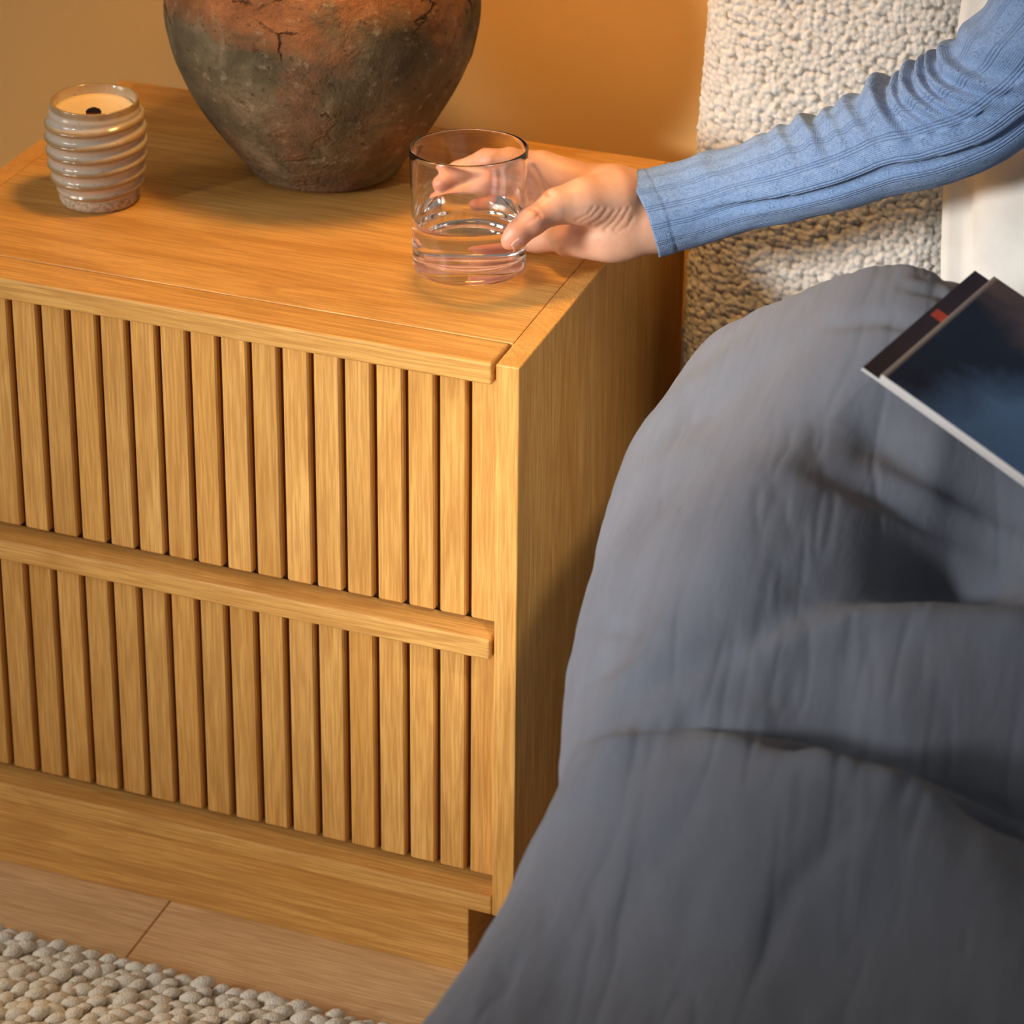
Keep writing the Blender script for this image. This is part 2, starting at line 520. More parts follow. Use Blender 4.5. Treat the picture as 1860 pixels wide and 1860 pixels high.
M_paper = simple('white_paper', srgb(232, 230, 232), 0.6, 0.3)

# ------------------------------------------------------------------ room
WALL_Y = 0.50
wall = box('wall_back', -2.6, 2.6, WALL_Y, WALL_Y + 0.1, 0, 2.6, M_wall, bev=0)
tag(wall, 'warm beige painted wall behind the nightstand', kind='structure')
skirt = box('baseboard_back', -2.6, 2.6, WALL_Y - 0.014, WALL_Y - 0.0005, 0.0, 0.09, simple('skirting_paint', srgb(210, 180, 136), 0.6), bev=0.002)
tag(skirt, 'beige baseboard along the wall', kind='structure')

floor = box('floor', -2.6, 2.6, -2.9, WALL_Y, -0.06, -0.0022, M_jute, bev=0)
tag(floor, 'pale oak plank floor', kind='structure')
pw, plen = 0.148, 1.42
row_y0 = -0.104
for r in range(-9, 4):
    y0 = row_y0 + r * pw
    y1 = min(y0 + pw - 0.0008, WALL_Y - 0.015)
    if y1 - y0 < 0.02 or y0 < -1.5: continue
    off = -0.3147 if r == 0 else random.uniform(-1, 1)
    k0 = math.floor((-1.9 - off) / plen)
    for k in range(k0, k0 + 4):
        x0 = max(off + k * plen, -2.0); x1 = min(off + (k + 1) * plen - 0.0010, 2.2)
        if x1 - x0 < 0.05: continue
        box('plank', x0, x1, y0, y1, -0.012, 0.0, M_floor, floor, bev=0.0008, seg=1)

# ------------------------------------------------------------------ nightstand
W, D, T = 0.5394, 0.415, 0.0185
ns = empty('nightstand', (-W / 2, D / 2, 0))
tag(ns, 'honey oak nightstand with two slatted drawers', 'nightstand')
ZB = 0.0749
box('side_panel', -T, 0, 0, D, ZB, H, M_oak_z, ns, 0.0010)
box('side_panel', -W, -W + T, 0, D, ZB, H, M_oak_z, ns, 0.0010)
XI0, XI1 = -W + T, -T
box('top_panel', XI0 + 0.0004, XI1 - 0.0004, 0.0378, D, H - 0.0185, H, M_oak_x, ns, 0.0006)
box('back_panel', XI0, XI1, D - 0.008, D, ZB, H - 0.0185, M_oak_x, ns, 0)
box('bottom_rail', XI0 + 0.0002, XI1 - 0.0002, 0.0, D - 0.008, ZB, 0.0917, M_oak_x, ns, 0.0018)
box('plinth', -W + 0.044, -0.044, 0.0145, D - 0.02, 0.0, ZB, M_oak_x, ns, 0.001)
YD = 0.0200
PITCHX, GROOVE, XG0 = 0.026, 0.0044, -0.04735
edges = [XI1 - 0.001] + [XG0 - k * PITCHX for k in range(18)] + [XI0 + 0.001]
def drawer(z0, z1, hz0, hz1, hy1, seed):
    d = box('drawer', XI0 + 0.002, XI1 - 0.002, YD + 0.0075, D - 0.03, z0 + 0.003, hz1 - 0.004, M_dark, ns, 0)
    box('handle', XI0 + 0.0032, XI1 - 0.0032, 0.0, hy1, hz0, hz1, M_oak_x, d, 0.0022, 3)
    shared = None
    for k in range(19):
        xa = edges[k] - (GROOVE / 2 if k else 0); xb = edges[k + 1] + (GROOVE / 2 if k < 18 else 0)
        zc = (z0 + z1) / 2
        if 0 < k < 18:
            if shared is None:
                hw = (xa - xb) / 2
                shared = box_data('slat', -hw, hw, -0.004, 0.004, -(z1 - z0) / 2, (z1 - z0) / 2, 0.0014, 1)
            me = shared
        else:
            hw = (xa - xb) / 2
            me = box_data('slat', -hw, hw, -0.004, 0.004, -(z1 - z0) / 2, (z1 - z0) / 2, 0.0014, 1)
        _boxp('slat', me, M_oak_z, d, ((xa + xb) / 2, YD + 0.004, zc))
    return d
drawer(0.3352, 0.5512, 0.5512, H, 0.0372, 1)
drawer(0.0971, 0.3130, 0.3130, 0.3310, 0.0300, 2)

# ------------------------------------------------------------------ clay jar
def jar_fn(R, Zz, Tt):
    x, y = Tt / (2 * PI) * 8, Zz * 14
    n = fbm2(x, y, 31, 4) * np.sin(Tt / 2) ** 2 + fbm2(x + 4, y, 37, 4) * np.cos(Tt / 2) ** 2
    fine = fbm2(Tt * 14, Zz * 90, 41, 3)
    amp = np.clip(R / 0.05, 0, 1)
    return R + amp * (0.0016 * n + 0.0007 * fine), Zz
jar_prof = [(0.001, 0.0), (0.030, 0.0), (0.053, 0.0), (0.059, 0.003)]
zs = np.linspace(0.006, 0.285, 120)
jr = np.interp(zs, [0, .01, .03, .055, .08, .11, .14, .17, .20, .23, .255, .275, .285], [.058, .066, .082, .099, .113, .1255, .1315, .1305, .120, .100, .078, .064, .061])
k = np.ones(9) / 9
jr = np.convolve(np.pad(jr, 4, mode='edge'), k, mode='valid')
jar_prof += list(zip(jr, zs)) + [(0.062, .295), (0.070, .308), (0.071, .313), (0.064, .314), (0.055, .305), (0.053, .285), (0.09, .24), (0.11, .18), (0.11, .12), (0.05, .02), (0.001, .018)]
JX, JY = -0.284, 0.294
jar = link_mesh('clay_jar', lathe_data('clay_jar', jar_prof, 160, jar_fn), M_clay, None, (JX, JY, H))
tag(jar, 'large round weathered terracotta jar standing on the nightstand', 'jar')

# ------------------------------------------------------------------ candle
CX, CY = -0.4315, 0.166
cd = empty('ribbed_candle', (CX, CY, H))
tag(cd, 'candle in ribbed grey speckled ceramic pot with a burnt wick', 'candle')
def pot():
    nz, nt = 150, 128
    th = np.linspace(0, 2 * PI, nt, endpoint=False)
    zz = np.linspace(0.0095, 0.0885, nz)
    T2, Zg = np.meshgrid(th, zz)
    env = np.interp(zz, [.0095, .018, .035, .055, .07, .077, .083, .0885], [.0325, .0365, .0395, .0408, .0400, .0385, .0368, .0358])
    R = np.repeat(env[:, None], nt, 1)
    pitch = 0.0118
    tz = Zg - 0.0030 * np.cos(T2 - 0.35) - pitch * (T2 / (2 * PI)) * 0.0
    ph = (tz - 0.0135) / pitch
    w = 0.5 + 0.5 * np.cos(2 * PI * ph)
    ridge = w ** 1.6
    fade = sstep(0.0095, 0.013, Zg) * (1 - sstep(0.0765, 0.0815, Zg))
    R = R + fade * (0.0031 * ridge - 0.0012)
    V = np.stack([R * np.cos(T2), R * np.sin(T2), Zg], -1)
    att = (ridge * fade + (1 - sstep(.0835, .0880, Zg)) * 0 + sstep(.0815, .0850, Zg) * 0.8)
    rows = [V]; atts = [att]
    for r, z, a in [(.0352, .0892, .9), (.0342, .0890, .9), (.0334, .0880, .7), (.0330, .0800, .3), (.0328, .0700, .2)]:
        rows.append(np.stack([r * np.cos(th), r * np.sin(th), np.full(nt, z)], -1)[None]); atts.append(np.full((1, nt), a))
    V = np.concatenate(rows); A = np.concatenate(atts)
    me = mesh_data('pot', V.reshape(-1, 3), grid_faces(nt, V.shape[0], True))
    a = me.attributes.new('ridge', 'FLOAT', 'POINT'); a.data.foreach_set('value', A.ravel().astype(np.float32))
    return me
def child_at(name, me, mat, parent):
    o = bpy.data.objects.new(name, me); COL.objects.link(o); o.parent = parent
    if len(me.materials) == 0: me.materials.append(mat)
    return o
child_at('pot', pot(), M_glaze, cd)
child_at('foot_ring', lathe_data('foot_ring', [(.001, 0), (.0295, 0), (.0315, .001), (.0328, .004), (.0332, .0085), (.0325, .0105), (.028, .0115), (.001, .0115)], 96), M_raw, cd)
child_at('wax', lathe_data('wax', [(.0001, .0782), (.012, .0782), (.024, .0785), (.030, .0792), (.0325, .0808), (.0331, .0800), (.0331, .060), (.0001, .060)], 96), M_wax, cd)
wk = box_data('wick', -0.0062, 0.0062, -0.0007, 0.0007, -0.004, 0.0022, 0.0003, 1)
w1 = child_at('wick', wk, M_wick, cd); w1.location = (0.004, -0.010, 0.0795); w1.rotation_euler = (0, 0, YAW)
# charred ragged tip
bm = bmesh.new()
xs = np.linspace(-0.0062, 0.0062, 9)
tops = [0.0030, 0.0046, 0.0052, 0.0058, 0.0062, 0.0060, 0.0053, 0.0050, 0.0028]
fr = [bm.verts.new((x, -0.0010, 0.0018)) for x in xs]; ft = [bm.verts.new((x, -0.0010, t)) for x, t in zip(xs, tops)]
br = [bm.verts.new((x, 0.0010, 0.0018)) for x in xs]; bt = [bm.verts.new((x, 0.0010, t)) for x, t in zip(xs, tops)]
for i in range(8):
    bm.faces.new((fr[i], fr[i + 1], ft[i + 1], ft[i])); bm.faces.new((br[i + 1], br[i], bt[i], bt[i + 1]))
    bm.faces.new((ft[i], ft[i + 1], bt[i + 1], bt[i])); bm.faces.new((fr[i + 1], fr[i], br[i], br[i + 1]))
bm.faces.new((fr[0], ft[0], bt[0], br[0])); bm.faces.new((fr[8], br[8], bt[8], ft[8]))
me = bpy.data.meshes.new('charred_tip'); bm.to_mesh(me); bm.free()
ct = child_at('charred_tip', me, M_char, w1); tag(ct, 'black charred wick tip')

# ------------------------------------------------------------------ glass of water
G0 = P3(853, 488, 0.0)
fh = np.array([-0.34, 0.94, 0.0])
ax = np.array([0, 0, 1.0]) + fh * math.tan(math.radians(4.2)) + np.array([0.94, 0.34, 0]) * (-0.012)
ax /= np.linalg.norm(ax)
gx = np.cross(np.array([0, 1.0, 0]), ax); gx /= np.linalg.norm(gx)
gy = np.cross(ax, gx)
GM = Matrix(((gx[0], gy[0], ax[0], G0[0]), (gx[1], gy[1], ax[1], G0[1]), (gx[2], gy[2], ax[2], G0[2]), (0, 0, 0, 1)))
GH = 0.1003
R_B, R_T, WT = 0.0440, 0.0461, 0.0017
def g_r(z): return R_B + (R_T - R_B) * z / GH
prof = [(0.0001, 0.0016), (0.020, 0.0014), (0.032, 0.0009), (0.036, 0.0002), (0.0402, 0.0004), (0.0424, 0.0014), (0.0436, 0.0032), (g_r(.006), .006)]
prof += [(g_r(z), z) for z in np.linspace(.012, GH - .0014, 14)]
prof += [(R_T - .0003, GH - .0005), (R_T - .0009, GH), (R_T - .0015, GH - .0004), (R_T - WT, GH - .0014)]
prof += [(g_r(z) - WT, z) for z in np.linspace(GH - .006, .018, 14)]
prof += [(g_r(.0145) - WT - .0006, .0138), (g_r(.012) - WT - .002, .0118), (.036, .0106), (.025, .0102), (.0001, .0100)]
WL = 0.0455                                  # water height on the axis
w_lvl = float((G0 + ax * WL)[2])
def level_z(r, th):
    x, y = r * np.cos(th), r * np.sin(th)
    return (w_lvl - G0[2] - x * gx[2] - y * gy[2]) / ax[2]
W_RI = g_r(WL) - WT
pr_ = np.array(prof)
inner0 = int(np.argmax(pr_[:, 1])) + 2       # first ring of the inner wall
w_row = next(k_ for k_ in range(inner0, len(pr_)) if pr_[k_, 1] < WL + 0.001)
prof = [tuple(q_) for q_ in pr_ if True]
prof = [q_ for k_, q_ in enumerate(prof) if k_ < inner0 or abs(q_[1] - WL) > 0.0058]
w_row = next(k_ for k_ in range(inner0, len(prof)) if prof[k_][1] < WL)
prof.insert(w_row, (W_RI, WL))
def glass_fn(R, Zz, Tt):
    Zz = Zz.copy(); Zz[w_row] = level_z(W_RI, Tt[w_row]); return R, Zz
g_me = lathe_data('drinking_glass', prof, 128, glass_fn)
g_me.materials.append(M_glass); g_me.materials.append(M_glass_wet)
mi_ = np.zeros(len(g_me.polygons), np.int32); mi_[w_row * 128:] = 1
g_me.polygons.foreach_set('material_index', mi_)
tumbler = link_mesh('drinking_glass', g_me)
tumbler.matrix_world = GM
tag(tumbler, 'clear glass tumbler half full of water held above the nightstand', 'glass')
def water():
    nt = 128; th = np.linspace(0, 2 * PI, nt, endpoint=False)
    rows = [np.stack([r * np.cos(th), r * np.sin(th), level_z(r, th)], -1) for r in (W_RI, W_RI - .001, W_RI * .9, W_RI * .7, W_RI * .4, .0002)]
    return mesh_data('water', np.concatenate(rows), grid_faces(nt, len(rows), True))
wat = child_at('water', water(), M_water, tumbler)

# ------------------------------------------------------------------ bed
bed = empty('upholstered_bed', (0.85, -0.6, 0))
tag(bed, 'bed with cream boucle upholstered headboard', 'bed')
HB_W = 0.232
def channel(hi):
    """one padded vertical channel of the headboard: front skin with loops, closed at the back"""
    step = 0.00105
    zz = np.concatenate([np.arange(0.24, 0.40, 0.004), np.arange(0.40, 0.82, step), np.arange(0.82, 1.05, 0.004)])
    # param by angle: x = w/2 - superellipse
    t = np.linspace(0, PI, int((HB_W + 0.13) / step))
    ex = np.sign(np.cos(t)) * np.abs(np.cos(t)) ** 0.55
    ey = np.abs(np.sin(t)) ** 0.55
    px = HB_W / 2 * (1 - ex); py = -0.060 * ey
    # resample evenly
    s = np.concatenate([[0], np.cumsum(np.hypot(np.diff(px), np.diff(py)))])
    n = max(24, int(s[-1] / step)); si = np.linspace(0, s[-1], n)
    px = np.interp(si, s, px); py = np.interp(si, s, py)
    nxv = np.gradient(py); nyv = -np.gradient(px); ln = np.hypot(nxv, nyv); nxv /= ln; nyv /= ln
    S, Zg = np.meshgrid(si, zz)
    f1, v1 = worley(S / 0.0054 + 0.2 * vnoise2(S * 200, Zg * 200, 3), Zg / 0.0048 + 0.2 * vnoise2(S * 200, Zg * 200, 4), 5)
    f2, v2 = worley(S / 0.009, Zg / 0.009, 8)
    loop = np.clip(1 - (f1 / 0.70) ** 2, 0, 1) ** 0.6 * (0.55 + 0.45 * v1)
    big = np.clip(1 - (f2 / 0.55) ** 2, 0, 1) * (v2 > 0.72)
    hgt = 0.0026 * loop + 0.0016 * big + 0.002 * vnoise2(S * 14, Zg * 10, 9)
    X = px[None] + nxv[None] * hgt; Y = py[None] + nyv[None] * hgt
    V = np.stack([X, Y + 0.15 * (Zg - 0.45), Zg], -1)
    me = mesh_data('headboard_channel', V.reshape(-1, 3), grid_faces(n, len(zz))[:, ::-1])
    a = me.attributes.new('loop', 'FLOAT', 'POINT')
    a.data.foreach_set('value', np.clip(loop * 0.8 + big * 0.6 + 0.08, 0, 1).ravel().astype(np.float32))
    return me
ch_me = channel(True)
HB_X, HB_Y = 0.022, 0.372
for i in range(6):
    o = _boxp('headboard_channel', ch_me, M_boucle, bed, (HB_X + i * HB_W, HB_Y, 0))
hbk = box_data('headboard_back', HB_X + 0.004, HB_X + 6 * HB_W - 0.004, 0.0, 0.028, 0.2, 1.045, 0.006)
for v in hbk.vertices: v.co.y += HB_Y - 0.004 + 0.15 * (v.co.z - 0.45)
link_mesh('headboard_back', hbk, M_frame, bed)
box('bed_base', 0.25, 1.45, -1.55, 0.30, 0.06, 0.27, M_frame, bed, 0.02, 3)
box('mattress', 0.232, 1.45, -1.55, 0.30, 0.27, 0.485, M_mattress, bed, 0.05, 5)
for lx, ly in ((0.30, -1.45), (1.38, -1.45), (0.30, 0.2), (1.38, 0.2)):
    box('leg', lx - 0.03, lx + 0.03, ly - 0.03, ly + 0.03, 0.0, 0.062, M_oak_z, bed, 0.004)

# ------------------------------------------------------------------ duvet
def rbf_fit(P, z, lam=1e-5):
    d = np.hypot(P[:, None, 0] - P[None, :, 0], P[:, None, 1] - P[None, :, 1])
    K = np.where(d > 0, d * d * np.log(d + 1e-9), 0) + lam * np.eye(len(P))
    A = np.concatenate([np.ones((len(P), 1)), P], 1)
    M = np.block([[K, A], [A.T, np.zeros((3, 3))]])
    w = np.linalg.solve(M, np.concatenate([z, np.zeros(3)]))
    def ev(x, y):
        s = w[-3] + w[-2] * x + w[-1] * y
        for (px_, py_), wi in zip(P, w[:-3]):
            d = np.hypot(x - px_, y - py_); s = s + wi * d * d * np.log(d + 1e-9)
        return s
    return ev
edge_px = [(1270, 640, .05), (1205, 695, -.02), (1160, 740, -.083), (1120, 870, -.16), (1075, 1010, -.24), (1050, 1120, -.30), (1047, 1220, -.35), (1052, 1325, -.40), (985, 1415, -.43), (935, 1550, -.47), (818, 1760, -.56), (750, 1860, -.61), (690, 1960, -.66)]
E3 = np.array([at_y(*p) for p in edge_px])
RO = 0.05
ctrl = []
for e in E3: ctrl.append((e[0] + 0.030, e[1], e[2] + 0.024))
for p in [(1340, 590, .05), (1400, 555, .03), (1500, 510, -.02), (1600, 480, -.07), (1690, 492, -.08), (1745, 525, -.06),
          (1300, 750, -.12), (1400, 680, -.13), (1480, 700, -.19), (1400, 850, -.275), (1300, 1000, -.335), (1160, 1200, -.385),
          (1200, 900, -.205), (1600, 650, -.18), (1600, 800, -.22), (1700, 900, -.25), (1850, 1010, -.262),
          (1600, 1000, -.292), (1720, 1060, -.268), (1500, 1150, -.36), (1680, 1140, -.345), (1850, 1138, -.345),
          (1250, 1300, -.415), (1600, 1300, -.40), (1850, 1400, -.40),
          (1120, 1340, -.435), (1300, 1352, -.458), (1500, 1380, -.47), (1680, 1440, -.475), (1850, 1540, -.475),
          (1200, 1600, -.535), (1500, 1600, -.54), (1600, 1700, -.565), (1100, 1800, -.60), (1500, 1860, -.625), (1850, 1800, -.60)]:
    q = at_y(*p); ctrl.append(tuple(q))
# hidden ground behind crests and outside the frame
ctrl += [(0.14, .17, .50), (0.25, .15, .51), (0.34, .12, .54), (0.45, .12, .62), (0.22, .08, .565), (0.62, -.05, .70), (0.62, -.3, .66),
         (0.85, .1, .56), (0.85, -.3, .60), (0.85, -.6, .58), (0.5, .20, .54), (0.26, -.428, .576), (0.36, -.435, .562), (0.45, -.438, .548),
         (0.2, -.9, .52), (0.5, -.9, .55), (0.85, -1.0, .55), (0.2, -1.3, .51), (0.6, -1.3, .53), (0.95, -1.3, .53), (0.55, -.45, .58)]
ctrl = np.array(ctrl)
HF = rbf_fit(ctrl[:, :2], ctrl[:, 2])
def duvet():
    ys = np.concatenate([np.linspace(0.20, -0.75, 300), np.linspace(-0.755, -1.5, 70)])
    eo = np.argsort(E3[:, 1])
    xe = np.interp(ys, E3[eo, 1], E3[eo, 0]) - 0.010
    kk = np.ones(17) / 17; xe = np.convolve(np.pad(xe, 8, mode='edge'), kk, mode='valid')
    su = np.concatenate([np.linspace(0, .40, 46)[:-1], np.linspace(.40, .40 + RO * PI / 2, 26)[:-1], .40 + RO * PI / 2 + np.concatenate([np.linspace(0, .42, 240), np.linspace(.424, .80, 60)])])
    S, Y = np.meshgrid(su, ys); XE = np.repeat(xe[:, None], len(su), 1)
    s0, s1 = 0.40, 0.40 + RO * PI / 2
    ang = np.clip((S - s0) / RO, 0, PI / 2)
    X = XE + RO * (1 - np.cos(ang)) + np.maximum(S - s1, 0)
    Zt = HF(X, Y)
    # fine relief of the quilt itself
    top = sstep(s0, s1, S)
    cr = 1 - np.abs(fbm2(X * 40 + Y * 6, Y * 9 - X * 3, 57, 3)) * 3.6
    amp = 0.0040 * fbm2(X * 22 + Y * 4, Y * 8 - X * 2, 51, 3) - 0.0013 * np.clip(cr, 0, 1) ** 2
    Zt = Zt + amp * (0.4 + 0.6 * top)
    # larger folds, laid out along lines on the bed
    vx, vy, vz = X - CAM[0], Y - CAM[1], Zt - CAM[2]
    dz_ = vx * FWD[0] + vy * FWD[1] + vz * FWD[2]
    fx = PPX + FPX * (vx * RGT[0] + vy * RGT[1] + vz * RGT[2]) / dz_
    fy = PPY - FPX * (vx * UPV[0] + vy * UPV[1] + vz * UPV[2]) / dz_
    def fold(pts, wd, am):
        pts = np.array(pts, float); best = np.full(fx.shape, 1e9); tt = np.zeros(fx.shape)
        for i, (a, b) in enumerate(zip(pts[:-1], pts[1:])):
            ab = b - a; t = np.clip(((fx - a[0]) * ab[0] + (fy - a[1]) * ab[1]) / (ab @ ab), 0, 1)
            d_ = np.hypot(fx - a[0] - t * ab[0], fy - a[1] - t * ab[1])
            tt = np.where(d_ < best, (i + t) / (len(pts) - 1), tt); best = np.minimum(best, d_)
        return am * np.exp(-(best / wd) ** 2) * np.sin(PI * np.clip(tt * 0.86 + 0.07, 0, 1)) ** 0.7
    fo = fold([(1470, 840), (1600, 895), (1740, 960), (1900, 1030)], 26, -.008)
    fo = fo + fold([(1590, 800), (1720, 860), (1900, 960)], 36, -.010)
    fo = fo + fold([(1130, 1275), (1220, 1215), (1330, 1170), (1470, 1080)], 30, -.006)
    fo = fo + fold([(1380, 1200), (1560, 1142), (1700, 1125), (1900, 1128)], 34, .011)
    fo = fo + fold([(1450, 1060), (1600, 1050), (1760, 1060), (1900, 1060)], 40, -.012)
    fo = fo + fold([(1500, 590), (1600, 575), (1710, 600)], 14, -.005)
    fo = fo + fold([(1640, 520), (1700, 530), (1740, 555)], 9, -.004) + fold([(1660, 500), (1715, 505), (1750, 530)], 7, -.003)
    fo = fo + fold([(1060, 1080), (1110, 1130), (1180, 1150)], 13, -.004) + fold([(1060, 1210), (1120, 1200), (1200, 1160)], 13, -.004)
    fo = fo + fold([(1050, 1352), (1250, 1340), (1450, 1372), (1650, 1432), (1850, 1522), (1950, 1570)], 24, .009)
    fo = fo + fold([(1090, 1326), (1250, 1312), (1450, 1340), (1650, 1390), (1850, 1468), (1950, 1510)], 18, -.011)
    fo = fo + fold([(1560, 1480), (1440, 1600), (1380, 1760)], 26, -.005) + fold([(1300, 1420), (1180, 1560), (1120, 1720)], 30, -.004)
    Zt = Zt + fo
    Z = Zt - RO * (1 - np.sin(ang)) - np.maximum(s0 - S, 0)
    hang = np.clip((s0 - S) / 0.4, 0, 1)
    X = X + hang * 0.012 * np.sin(Y * 24 + 1.5 * np.sin(Y * 9)) + hang * 0.02 + 0.003 * fbm2(Y * 30, S * 14, 63, 3) * (1 - top)
    V = np.stack([X, Y, Z], -1)
    return mesh_data('duvet', V.reshape(-1, 3), grid_faces(len(su), len(ys))[:, ::-1])
dv = link_mesh('duvet', duvet(), M_muslin)
md = dv.modifiers.new('quilt_thickness', 'SOLIDIFY'); md.thickness = 0.012; md.offset = -1
tag(dv, 'slate grey crinkled muslin duvet heaped over the bed', 'duvet')

# ------------------------------------------------------------------ pillow
def pillow_data(w, h, t, seed):
    n = 90
    u = np.linspace(-1, 1, n); U, V = np.meshgrid(u, u)
    fr = 0.93
    a = np.clip(1 - np.abs(U / fr) ** 2.6, 0, 1); b = np.clip(1 - np.abs(V / fr) ** 2.6, 0, 1)
    th = t / 2 * (a * b) ** 0.42 + 0.002
    px = U * w / 2 * (1 - 0.05 * V ** 2); pz = V * h / 2 * (1 - 0.05 * U ** 2)
    wr = 0.012 * fbm2(U * 2.6, V * 3.2, seed, 4) * (a * b) ** 0.3 + 0.006 * fbm2(U * 9, V * 5, seed + 9, 3) * (0.2 + (a * b) ** 0.5)
    F = np.stack([px, -th - wr, pz], -1); B = np.stack([px, th, pz], -1)
    Vv = np.concatenate([F.reshape(-1, 3), B.reshape(-1, 3)])
    f = grid_faces(n, n); fb = f[:, ::-1] + n * n
    rim = np.concatenate([np.arange(n), np.arange(1, n) * n + n - 1, (n - 1) * n + np.arange(n - 2, -1, -1), np.arange(n - 2, 0, -1) * n])
    r2 = np.roll(rim, -1)
    side = np.stack([r2, rim, rim + n * n, r2 + n * n], -1)
    return mesh_data('pillow', Vv, np.concatenate([f, fb, side]))
pil = link_mesh('pillow', pillow_data(0.66, 0.48, 0.13, 71), M_linen)
pil.location = (0.579, 0.282, 0.735); pil.rotation_euler = (math.radians(-10), 0, 0)
tag(pil, 'white cotton pillow standing against the boucle headboard', 'pillow')

# ------------------------------------------------------------------ magazine
A = P3(1592, 690, 0); 
def atz(x, y, Zv):
    d = ray(x, y); return CAM + d * (Zv - CAM[2]) / d[2]
mA = atz(1597, 688, 0.742); mB = atz(1800, 510, 0.742); mD = atz(1860, 858, 0.702)
e1 = (mB - mA); L1 = np.linalg.norm(e1); e1 /= L1
e2 = (mD - mA); e2 -= (e2 @ e1) * e1; e2 /= np.linalg.norm(e2)
e3 = np.cross(e2, e1); 
if e3[2] < 0: e3 = -e3
L2 = 0.225
mag = empty('magazine', tuple(mA))
mag.matrix_world = Matrix(((e2[0], e1[0], e3[0], mA[0]), (e2[1], e1[1], e3[1], mA[1]), (e2[2], e1[2], e3[2], mA[2]), (0, 0, 0, 1)))
tag(mag, 'open magazine with dark blue photo page resting on the duvet', 'magazine')
def mk_page(name, kind):
    m = MatB(name); tc = m.n('TexCoord').outputs['Object']
    sep = m.n('SeparateXYZ'); m.l(tc, sep.inputs[0])
    X, Y = sep.outputs[0], sep.outputs[1]
    n = m.noise(tc, 16, 5, 0.6, 0.4)
    if kind == 'photo':
        nn = m.math('MULTIPLY', m.math('SUBTRACT', n, 0.5), 0.06)
        d1 = m.math('ADD', m.math('SUBTRACT', m.math('MULTIPLY', X, 0.9), m.math('MULTIPLY', m.math('SUBTRACT', Y, 0.04), 0.4)), nn)
        f = m.ramp(d1, [(0.020, 0.0), (0.060, 1.0)])
        sky = m.ramp(m.math('ADD', Y, nn), [(0.0, srgb(104, 144, 194)), (0.10, srgb(128, 170, 226)), (0.16, srgb(76, 100, 142))])
        land = m.ramp(n, [(0.3, srgb(20, 28, 44)), (0.7, srgb(34, 46, 66))])
        col = m.mix(f, land, sky)
        br = m.ramp(m.math('ADD', m.math('ADD', Y, m.math('MULTIPLY', X, 0.55)), nn), [(0.125, 0.0), (0.155, 1.0)])
        col = m.mix(br, col, m.ramp(n, [(0.3, srgb(88, 72, 70)), (0.7, srgb(140, 116, 104))]))
        bord = m.ramp(X, [(0.0028, 1.0), (0.0034, 0.0)])
        col = m.mix(bord, col, srgb(224, 208, 194))
    else:
        col = m.ramp(n, [(0.3, srgb(52, 36, 36)), (0.7, srgb(66, 48, 46))])
        w1_ = m.math('LESS_THAN', m.math('ABSOLUTE', m.math('SUBTRACT', Y, 0.098)), 0.0055)
        w2_ = m.math('LESS_THAN', m.math('ABSOLUTE', m.math('SUBTRACT', X, -0.004)), 0.0055)
        col = m.mix(m.math('MULTIPLY', w1_, w2_), col, srgb(216, 84, 44))
    m.base(col); m.set(Roughness=0.32)
    return m.m
M_photo = mk_page('photo_page', 'photo'); M_brown = mk_page('brown_page', 'brown')
def page_block(name, x0, x1, y0, y1, z0, z1, curl, paper, topmat):
    nx = 24
    xs = np.linspace(x0, x1, nx)
    def zoff(x): return curl * ((x - x0) / (x1 - x0)) ** 2
    V = []; 
    for yv in (y0, y1):
        for zv in (z0, z1):
            for x in xs: V.append((x, yv, zv + zoff(x)))
    F = []; mi = []
    i00, i01, i10, i11 = 0, nx, 2 * nx, 3 * nx
    for i in range(nx - 1):
        F.append((i01 + i, i01 + i + 1, i11 + i + 1, i11 + i)); mi.append(1)
        F.append((i00 + i + 1, i00 + i, i10 + i, i10 + i + 1)); mi.append(0)
        F.append((i00 + i, i00 + i + 1, i01 + i + 1, i01 + i)); mi.append(0)
        F.append((i10 + i + 1, i10 + i, i11 + i, i11 + i + 1)); mi.append(0)
    F.append((i00, i01, i11, i10)); mi.append(0)
    e = nx - 1
    F.append((i00 + e, i10 + e, i11 + e, i01 + e)); mi.append(0)
    me = bpy.data.meshes.new(name); me.from_pydata(V, [], F)
    me.materials.append(paper); me.materials.append(topmat)
    me.polygons.foreach_set('material_index', mi)
    return me
child_at('lower_pages', page_block('lower_pages', -0.0125, L2, 0.0, L1, -0.0022, -0.0004, -0.004, M_paper, M_brown), None, mag)
child_at('upper_pages', page_block('upper_pages', 0.0, L2, 0.0, L1 + 0.001, -0.0003, 0.0036, -0.004, M_paper, M_photo), None, mag)

